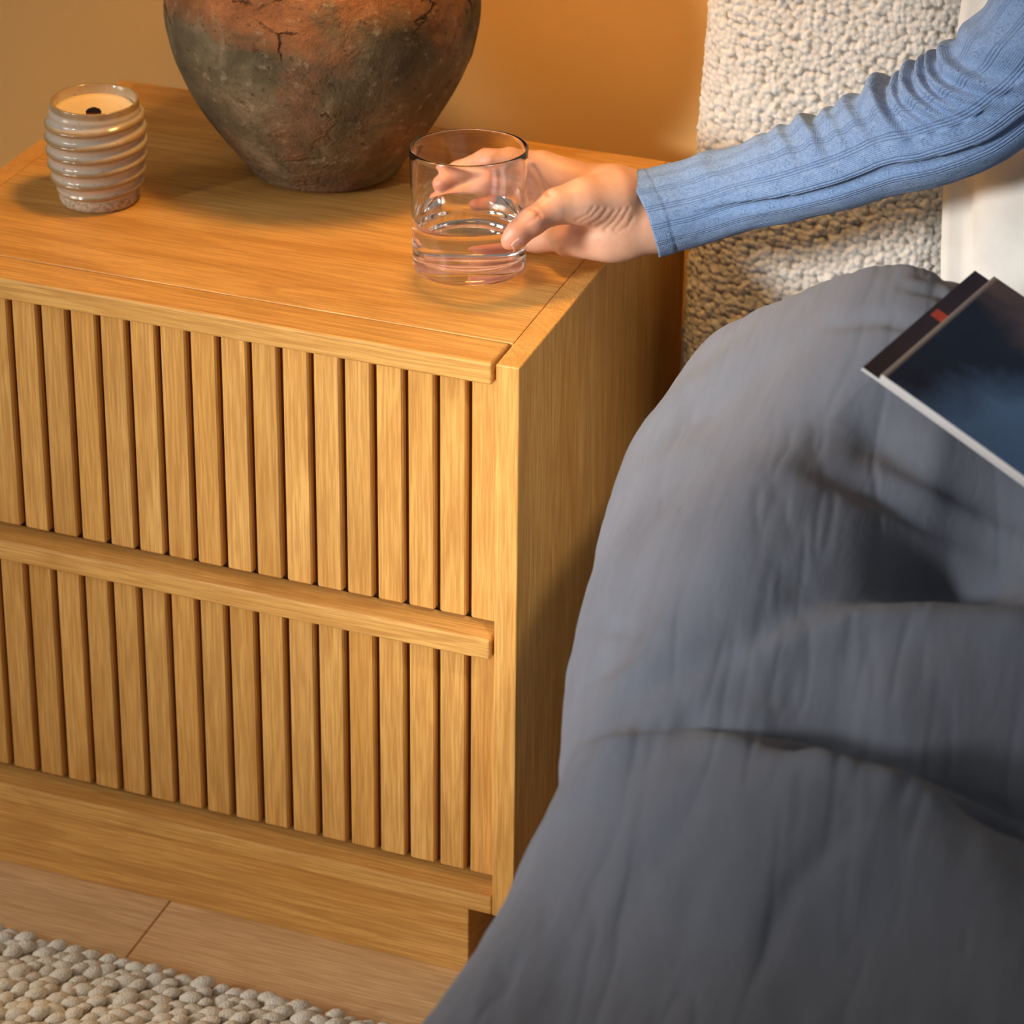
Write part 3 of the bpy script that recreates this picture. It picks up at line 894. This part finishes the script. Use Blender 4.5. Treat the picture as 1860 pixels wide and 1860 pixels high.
# ------------------------------------------------------------------ person: reaching hand and sleeve
person = empty('person', tuple(P3(1700, 240, 0.08)))
tag(person, 'person in ribbed blue knit top reaching out to hold the glass', 'person')
def hand():
    def q(x, y, d, r): return (P3(x, y, d), r)
    S = 1.0
    wrist_t = q(1190, 362, .002, .0185); wrist_b = q(1190, 416, .001, .0185)
    fingers = {
        'index': [q(1100, 345, -.012, .013), q(985, 300, -.021, .0110), q(930, 291, -.043, .0100), q(884, 291, -.0545, .0092), q(832, 312, -.0560, .0084), q(797, 333, -.0510, .0072)],
        'middle': [q(1105, 370, -.016, .013), q(1002, 338, -.028, .0115), q(945, 328, -.046, .0105), q(898, 328, -.0560, .0096), q(838, 349, -.0580, .0087), q(790, 364, -.0515, .0074)],
        'ring': [q(1110, 395, -.014, .013), q(1012, 378, -.028, .0112), q(955, 370, -.045, .0100), q(915, 370, -.0545, .0090), q(858, 388, -.0565, .0083), q(815, 400, -.0520, .0072)],
        'pinky': [q(1115, 420, -.010, .013), q(1025, 432, -.022, .0110), q(975, 436, -.037, .0098), q(940, 437, -.0480, .0086), q(897, 436, -.0530, .0074), q(866, 440, -.0525, .0064)],
    }
    thumb = [q(1120, 360, .012, .020), q(1062, 366, .022, .0155), q(1012, 374, .030, .0122), q(966, 402, .0405, .0110), q(938, 424, .0440, .0104), q(926, 434, .0440, .0088)]
    palm_caps = [(wrist_t, q(1115, 352, .000, .020)), (wrist_b, q(1112, 422, .000, .0165)),
                 (q(1115, 352, -.002, .019), q(1000, 312, -.018, .0120)), (q(1115, 385, -.004, .019), q(1010, 345, -.024, .0125)),
                 (q(1115, 410, -.004, .018), q(1020, 385, -.024, .0125)), (q(1112, 428, -.002, .0165), q(1030, 424, -.018, .0125)),
                 (q(1190, 388, .001, .020), q(1290, 360, .004, .021)),
                 (q(1140, 424, .003, .0150), q(1030, 437, -.010, .0105))]
    allp = np.array([p for ch in fingers.values() for p, _ in ch] + [p for p, _ in thumb] + [c[i][0] for c in palm_caps for i in (0, 1)])
    lo = allp.min(0) - 0.034; hi = allp.max(0) + 0.034
    h = 0.00115
    n = np.ceil((hi - lo) / h).astype(int)
    ax_ = [np.arange(k, dtype=np.float32) * h + l for k, l in zip(n, lo)]
    G = np.stack(np.meshgrid(*ax_, indexing='ij'), -1).astype(np.float32)
    palm = None
    for a, b in palm_caps:
        d = cone_sdf(G, a[0], b[0], a[1], b[1]); palm = d if palm is None else smin(palm, d, .014)
    # thenar pad
    for a, b in zip(thumb[:2], thumb[1:3]):
        palm = smin(palm, cone_sdf(G, a[0], b[0], a[1], b[1]), .010)
    def chain(c, k=.004):
        f = None
        for a, b in zip(c[:-1], c[1:]):
            d = cone_sdf(G, a[0], b[0], a[1], b[1]); f = d if f is None else smin(f, d, k)
        return f
    res = smin(palm, chain(thumb), .008)
    for c in fingers.values():
        res = smin(res, smin(palm, chain(c), .006), .0014)
    # keep clear of the glass: carve its outer cylinder
    rel = G - G0.astype(np.float32)
    zc = rel @ ax.astype(np.float32)
    rad = np.sqrt(np.maximum((rel * rel).sum(-1) - zc * zc, 0))
    cyl = np.maximum(rad - (R_B + (R_T - R_B) * np.clip(zc / GH, 0, 1)) - 0.0003, np.maximum(-zc, zc - GH) - 0.0003)
    res = np.maximum(res, -cyl)
    V, Q = surface_nets(res, h, lo)
    # smooth a little
    nb = np.zeros(V.shape); cn = np.zeros(len(V))
    E = np.concatenate([Q[:, [0, 1]], Q[:, [1, 2]], Q[:, [2, 3]], Q[:, [3, 0]]])
    for it in range(4):
        nb[:] = 0; cn[:] = 0
        for c in range(3): nb[:, c] = np.bincount(E[:, 0], V[E[:, 1], c], len(V)) + np.bincount(E[:, 1], V[E[:, 0], c], len(V))
        cn = np.bincount(E[:, 0], minlength=len(V)) + np.bincount(E[:, 1], minlength=len(V))
        V = V * 0.5 + 0.5 * nb / cn[:, None]
    # normals
    fn = np.cross(V[Q[:, 2]] - V[Q[:, 0]], V[Q[:, 3]] - V[Q[:, 1]])
    N = np.zeros_like(V)
    for i in range(4):
        for c in range(3): N[:, c] += np.bincount(Q[:, i], fn[:, c], len(V))
    N /= np.linalg.norm(N, axis=1)[:, None] + 1e-12
    # skin folds: projected polylines on the camera-facing palm
    v = V - CAM; dz = v @ FWD
    pxx = PPX + FPX * (v @ RGT) / dz; pyy = PPY - FPX * (v @ UPV) / dz
    face = np.clip(-(N @ FWD), 0, 1)
    disp = np.zeros(len(V))
    def crease(pts, wd, dp):
        nonlocal disp
        pts = np.array(pts, float); best = np.full(len(V), 1e9)
        for a, b in zip(pts[:-1], pts[1:]):
            ab = b - a; t = np.clip(((pxx - a[0]) * ab[0] + (pyy - a[1]) * ab[1]) / (ab @ ab), 0, 1)
            best = np.minimum(best, np.hypot(pxx - a[0] - t * ab[0], pyy - a[1] - t * ab[1]))
        disp -= dp * np.exp(-(best / wd) ** 2) * face
    for pts in ([(1078, 377), (1068, 390), (1048, 400)], [(1090, 378), (1076, 394), (1058, 403)], [(1103, 380), (1090, 397), (1074, 407)],
                [(1117, 383), (1104, 400), (1086, 412)], [(1130, 380), (1117, 400), (1100, 417)], [(1143, 378), (1132, 398), (1116, 417)],
                [(1150, 395), (1140, 412), (1122, 422), (1098, 418)]):
        crease(pts, 3.0, .0007)
    crease([(983, 392), (972, 380), (962, 379)], 3.2, .0007)
    crease([(958, 404), (972, 398), (980, 388)], 3.0, .0005)
    crease([(996, 350), (990, 345), (980, 328), (968, 304)], 5.0, .0038)
    V = V + N * disp[:, None]
    me = mesh_data('body', V, Q)
    fl = np.zeros(len(V))
    for c in list(fingers.values()) + [thumb]:
        for i in (3, 5):
            fl = np.maximum(fl, np.exp(-(np.linalg.norm(V - c[i][0], axis=1) / .013) ** 2))
    fl = np.maximum(fl, 0.7 * np.exp(-(np.linalg.norm(V - thumb[4][0], axis=1) / .016) ** 2))
    a = me.attributes.new('flush', 'FLOAT', 'POINT'); a.data.foreach_set('value', fl.astype(np.float32))
    return me, thumb
hm, thumb = hand()
body = link_mesh('body', hm, M_skin, person)

# thumbnail, a thin curved plate on the outer side of the thumb tip
def nail():
    c = thumb[4][0]; tipv = thumb[5][0] - thumb[3][0]; tipv /= np.linalg.norm(tipv)
    out = -UPV * 0.75 + (-FWD) * 0.45 + RGT * 0.35; out -= (out @ tipv) * tipv; out /= np.linalg.norm(out)
    side = np.cross(out, tipv)
    Vv = []; nu, nv = 12, 10
    for j in range(nv):
        for i in range(nu):
            a = (i / (nu - 1) - 0.5) * 1.5; l = -0.002 + 0.0125 * j / (nv - 1)
            rr = 0.0107 - 0.0006 * (j / (nv - 1)) ** 2 - 0.0012 * max(0, j / (nv - 1) - 0.6)
            wv = 1.0 if j < 7 else 1.0 - 0.12 * (j - 6) ** 1.3 / 3
            Vv.append(c + tipv * l + rr * (math.cos(a * wv) * out + math.sin(a * wv) * side))
    me = mesh_data('fingernail', np.array(Vv), grid_faces(nu, nv))
    return me
nl = link_mesh('fingernail', nail(), M_nail, person)
sm = nl.modifiers.new('plate', 'SOLIDIFY'); sm.thickness = 0.0007; sm.offset = 0

def sleeve():
    cl = [(1172, 388, .002, .0350), (1260, 368, .009, .0340), (1342, 344, .026, .0332), (1430, 321, .050, .0353), (1519, 292, .076, .0378), (1610, 258, .102, .0406), (1697, 232, .126, .0426),
          (1770, 196, .146, .0444), (1832, 142, .164, .0462), (1905, 52, .192, .049), (1985, -58, .222, .052), (2065, -168, .252, .056), (2120, -240, .272, .057)]
    P = np.array([P3(a, b, c) for a, b, c, _ in cl]); Rr = np.array([r for *_, r in cl])
    s = np.concatenate([[0], np.cumsum(np.linalg.norm(np.diff(P, axis=0), axis=1))])
    ns_ = 330; si = np.linspace(0, s[-1], ns_)
    # smooth interpolation
    def ci(y):
        m_ = np.gradient(y, s); i = np.clip(np.searchsorted(s, si) - 1, 0, len(s) - 2)
        hh = s[i + 1] - s[i]; t = (si - s[i]) / hh
        return (2 * t**3 - 3 * t**2 + 1) * y[i] + (t**3 - 2 * t**2 + t) * hh * m_[i] + (-2 * t**3 + 3 * t**2) * y[i + 1] + (t**3 - t**2) * hh * m_[i + 1]
    Pc = np.stack([ci(P[:, c]) for c in range(3)], -1); Rc = ci(Rr)
    pxs = np.interp(si, s, [c[0] for c in cl])
    Tn = np.gradient(Pc, axis=0); Tn /= np.linalg.norm(Tn, axis=1)[:, None]
    front = -FWD[None] + Tn * (Tn @ FWD)[:, None]; front /= np.linalg.norm(front, axis=1)[:, None]
    upn = np.cross(front, Tn); upn *= np.sign((upn @ UPV))[:, None]
    nt = 180
    th = np.linspace(0, 2 * PI, nt, endpoint=False)       # 0 front, pi/2 up
    TH, SI = np.meshgrid(th, si); PX = np.repeat(pxs[:, None], nt, 1)
    R = np.repeat(Rc[:, None], nt, 1)
    # folds: bunched ridges slanting round the elbow
    up = np.sin(TH); fr = np.cos(TH)
    skew = PX - 62 * (1 - up) * (fr > -0.3)
    wt = sstep(-0.45, 0.65, up) * (0.35 + 0.65 * sstep(-0.6, 0.3, fr))
    fold = np.zeros_like(R)
    for c, wd, am in [(1300, 22, .0010), (1395, 20, .0012), (1440, 16, .0018), (1492, 15, .0030), (1535, 12, .0018), (1572, 15, .0026), (1622, 16, .0055), (1662, 11, .0036), (1697, 14, .0055), (1730, 12, .0050), (1762, 12, .0050), (1800, 16, .0045), (1850, 24, .003)]:
        j = vnoise2(TH * 1.3, np.full_like(TH, c * .01), 77) * 12
        x = (skew - c + j) / wd
        fold += 2.6 * am * np.where(x < 0, np.exp(-(x / 1.25) ** 2), np.exp(-(x / 0.7) ** 2))
    R = R + fold * wt - 0.0022 * wt * sstep(1450, 1600, PX)
    # long overlap fold along the lower front
    thc = -0.18 - 0.22 * sstep(1250, 1500, PX) - 0.12 * sstep(1600, 1850, PX)
    dth = (TH + PI) % (2 * PI) - PI - thc
    seam = sstep(1240, 1380, PX) * (1 - sstep(1880, 1980, PX))
    R = R + seam * (0.0026 * np.where(dth > 0, np.exp(-(dth / .35) ** 2), 0) - 0.0030 * np.exp(-((dth + .12) / .13) ** 2))
    R = R + 0.0012 * fbm2(TH * 2.2 / PI * 3, SI * 30, 83, 3)
    # cuff band
    u = SI
    R = R + 0.0006 * (1 - sstep(.0135, .0150, u)) - 0.0008 * np.exp(-((u - .0148) / .0008) ** 2)
    # opening is cut on a slant
    slant = (-0.0085 * np.clip(np.sin(TH), 0, 1) + 0.006 * np.clip(np.cos(TH), 0, 1) + 0.003 * np.clip(-np.sin(TH), 0, 1)) * (1 - sstep(0, .05, SI))
    ctr = Pc[:, None, :] + Tn[:, None, :] * slant[..., None]
    V = ctr + R[..., None] * (fr[..., None] * 0.86 * front[:, None, :] + up[..., None] * upn[:, None, :])
    UVs = np.stack([TH / (2 * PI), SI], -1)
    # turned-in inner hem
    inner = []
    for k, (rr, dd) in enumerate([(0.985, -0.0004), (0.955, 0.0003), (0.94, 0.006), (0.93, 0.02)]):
        inner.append(ctr[0] + Tn[0] * dd + (R[0] * rr)[:, None] * (fr[0][:, None] * 0.86 * front[0] + up[0][:, None] * upn[0]))
    V = np.concatenate([np.array(inner[::-1]), V])
    UVs = np.concatenate([np.repeat(UVs[:1], 4, 0), UVs])
    # duplicate the first column to close the seam in UV
    V = np.concatenate([V, V[:, :1]], 1)
    uvl = UVs[:, :1].copy(); uvl[..., 0] = 1.0
    UVs = np.concatenate([UVs, uvl], 1)
    return mesh_data('sleeve', V.reshape(-1, 3), grid_faces(nt + 1, V.shape[0]), uvs=UVs.reshape(-1, 2)), Pc[-1]
sm_, shoulder = sleeve()
sl = link_mesh('sleeve', sm_, M_knit, person)
tag(sl, 'ribbed light blue knit sleeve')
def torso():
    sh = shoulder
    c0 = sh + np.array([0.16, -0.05, 0.0])
    hip = np.array([c0[0] + 0.02, c0[1] - 0.10, 0.60])
    neck = c0 + np.array([0, 0.0, 0.075])
    shl = c0 + np.array([0.15, -0.02, -0.005])
    elb = shl + np.array([0.09, -0.10, -0.22]); wri = np.array([elb[0] - 0.12, elb[1] - 0.20, 0.615])
    lo = np.minimum(np.minimum(hip, sh), wri) - 0.16; hi = np.maximum(neck, elb) + np.array([0.16, .25, .26])
    h = 0.007; n = np.ceil((hi - lo) / h).astype(int)
    G = np.stack(np.meshgrid(*[np.arange(k) * h + l for k, l in zip(n, lo)], indexing='ij'), -1).astype(np.float32)
    f = cone_sdf(G, sh, shl, .060, .056)
    f = smin(f, cone_sdf(G, c0 + np.array([-0.06, 0, -.06]), hip + np.array([-0.05, 0, 0]), .085, .095), .06)
    f = smin(f, cone_sdf(G, c0 + np.array([0.06, 0, -.06]), hip + np.array([0.05, 0, 0]), .085, .095), .06)
    f = smin(f, cone_sdf(G, c0 + np.array([0, 0, .01]), neck, .06, .05), .03)
    f = smin(f, cone_sdf(G, shl, elb, .054, .045), .03)
    f = smin(f, cone_sdf(G, elb, wri, .044, .034), .02)
    V, Q = surface_nets(f, h, lo)
    uv = np.stack([np.arctan2(V[:, 1] - c0[1], V[:, 0] - c0[0]) / (2 * PI) + .5, V[:, 2]], -1)
    link_mesh('shirt_body', mesh_data('shirt_body', V, Q, uvs=uv), M_knit, person)
    # head, turned towards the glass
    fw = np.array([-0.55, -0.80, -0.22]); fw /= np.linalg.norm(fw)
    sd = np.cross(fw, np.array([0, 0, 1.0])); sd /= np.linalg.norm(sd); up = np.cross(sd, fw)
    hc = neck + np.array([-0.01, -0.02, 0.165])
    pt = lambda a, b, c: hc + fw * a + sd * b + up * c
    lo = hc - 0.16; lo[2] -= 0.09; n = np.ceil((hc + 0.16 - lo) / 0.004).astype(int)
    G = np.stack(np.meshgrid(*[np.arange(k) * 0.004 + l for k, l in zip(n, lo)], indexing='ij'), -1).astype(np.float32)
    d = cone_sdf(G, pt(-.015, 0, .025), pt(.012, 0, .015), .078, .070)
    d = smin(d, cone_sdf(G, pt(.030, 0, -.02), pt(.045, 0, -.075), .052, .026), .035)
    d = smin(d, cone_sdf(G, pt(.082, 0, .012), pt(.098, 0, -.022), .007, .010), .012)
    d = smin(d, cone_sdf(G, pt(.070, -.02, -.052), pt(.070, .02, -.052), .008, .008), .010)
    for sg in (-1, 1):
        d = smin(d, cone_sdf(G, pt(.0, sg * .072, .012), pt(-.006, sg * .074, -.022), .011, .008), .010)
        d = smin(d, cone_sdf(G, pt(.070, sg * .015, .026), pt(.060, sg * .045, .026), .007, .006), .012)
    d = smin(d, cone_sdf(G, pt(-.03, 0, -.04), neck - np.array([0, 0, .02]), .046, .047), .03)
    V, Q = surface_nets(d, 0.004, lo)
    me = mesh_data('head', V, Q); link_mesh('head', me, M_skin, person)
    hr = cone_sdf(G, pt(-.030, 0, .034), pt(.006, 0, .032), .087, .080)
    hr = smin(hr, cone_sdf(G, pt(-.055, 0, .0), pt(-.070, 0, -.10), .066, .045), .04)
    face = cone_sdf(G, pt(.085, 0, -.06), pt(.085, 0, .035), .078, .058)
    hr = np.maximum(hr, -face)
    V, Q = surface_nets(hr, 0.004, lo)
    link_mesh('hair', mesh_data('hair', V, Q), simple('brown_hair', srgb(74, 50, 34), 0.5, 0.4, (220, 0.5)), person)
    for sg in (-1, 1):
        eye = lathe_data('eye', [(.0003, -.0105), (.006, -.0085), (.0098, -.004), (.0105, 0), (.0098, .004), (.006, .0085), (.0003, .0105)], 20)
        e = link_mesh('eye', eye, simple('eye_dark', srgb(60, 44, 36), 0.2, 0.5), person)
        e.matrix_world = Matrix.Translation(Vector(pt(.0665, sg * .031, .012)))
torso()

# ------------------------------------------------------------------ rug
rug = empty('woven_rug', (-0.4, -0.45, 0))
tag(rug, 'chunky cream woven wool rug on the floor before the nightstand', 'rug')
RX0, RX1, RY0, RY1 = -1.05, 0.12, -0.75, -0.083
box('rug_base', RX0, RX1, RY0, RY1, 0.0002, 0.006, M_jute, rug, 0.002)
def loops():
    nu, nv = 8, 5
    uu = np.linspace(0, 2 * PI, nu, endpoint=False); vv = np.linspace(0.02, PI - 0.02, nv)
    UU, VV = np.meshgrid(uu, vv)
    base = np.stack([np.cos(VV), np.sin(VV) * np.cos(UU), np.sin(VV) * np.sin(UU)], -1).reshape(-1, 3)   # long axis x
    fb = grid_faces(nu, nv, True)
    Vs = []; Fs = []; k = 0
    px_, py_ = 0.0145, 0.0103
    j = 0
    y = RY1 - 0.003
    while y > RY0:
        x = RX0 + (px_ / 2 if j % 2 else 0)
        while x < RX1:
            c = np.array([x + rng.normal(0, .0018), y + rng.normal(0, .0012), 0.0084 + rng.normal(0, .0011)])
            sz = np.array([.0098, .0064, .0060]) * (1 + rng.normal(0, .12))
            a = math.radians(28) + rng.normal(0, .22); tl = rng.normal(0.22, .12)
            ca, sa = math.cos(a), math.sin(a)
            p = base * sz
            p = np.stack([p[:, 0] * math.cos(tl) - p[:, 2] * math.sin(tl), p[:, 1], p[:, 0] * math.sin(tl) + p[:, 2] * math.cos(tl)], -1)
            p = np.stack([p[:, 0] * ca - p[:, 1] * sa, p[:, 0] * sa + p[:, 1] * ca, p[:, 2]], -1)
            Vs.append(p + c); Fs.append(fb + k); k += len(base)
            x += px_
        y -= py_; j += 1
    return mesh_data('woven_loops', np.concatenate(Vs), np.concatenate(Fs))
lp = link_mesh('woven_loops', loops(), M_wool, rug)
lp['kind'] = 'stuff'

# ------------------------------------------------------------------ wall lamp above the frame: the warm light
LX, LY, LZ = -0.17, 0.17, 1.27
lamp = empty('wall_lamp', (LX, WALL_Y - 0.01, LZ))
tag(lamp, 'wall lamp with linen shade mounted above the nightstand', 'lamp')
box('mount_plate', LX - 0.04, LX + 0.04, WALL_Y - 0.016, WALL_Y - 0.0002, LZ - 0.05, LZ + 0.05, M_metal, lamp, 0.004)
box('arm', LX - 0.006, LX + 0.006, LY, WALL_Y - 0.015, LZ + 0.135, LZ + 0.147, M_metal, lamp, 0.003)
box('post', LX - 0.006, LX + 0.006, WALL_Y - 0.028, WALL_Y - 0.014, LZ - 0.01, LZ + 0.15, M_metal, lamp, 0.003)
def shade_mat():
    m = MatB('linen_shade'); m.set(Roughness=0.9)
    m.b.inputs['Base Color'].default_value = srgb(226, 196, 150)
    tc = m.n('TexCoord').outputs['Object']; m.bump(m.noise(tc, 400, 2), 0.2, 0.001)
    return m.m
shd = lathe_data('lamp_shade', [(.105, -.10), (.085, .15), (.083, .15), (.103, -.10), (.105, -.10)], 64)
so = child_at('lamp_shade', shd, shade_mat(), lamp); so.location = (0, LY - (WALL_Y - 0.01), 0)
bulb_m = MatB('bulb_glow'); bulb_m.set(Roughness=0.4)
bulb_m.b.inputs['Base Color'].default_value = (1, .8, .5, 1)
bulb_m.b.inputs['Emission Color'].default_value = (1.0, 0.62, 0.28, 1)
bulb_m.b.inputs['Emission Strength'].default_value = 4.0
bo = child_at('bulb', lathe_data('bulb', [(.0005, .105), (.012, .107), (.022, .112), (.026, .118), (.022, .126), (.013, .134), (.012, .14), (.0005, .14)], 32), bulb_m.m, lamp)
bo.location = (0, LY - (WALL_Y - 0.01), 0)
ll = bpy.data.lights.new('lamp_light', 'POINT'); ll.energy = 10.5; ll.color = (1.0, 0.58, 0.16); ll.shadow_soft_size = 0.05
lo_ = bpy.data.objects.new('lamp_light', ll); COL.objects.link(lo_); lo_.parent = lamp
lo_.location = (0, LY - (WALL_Y - 0.01), 0.033)
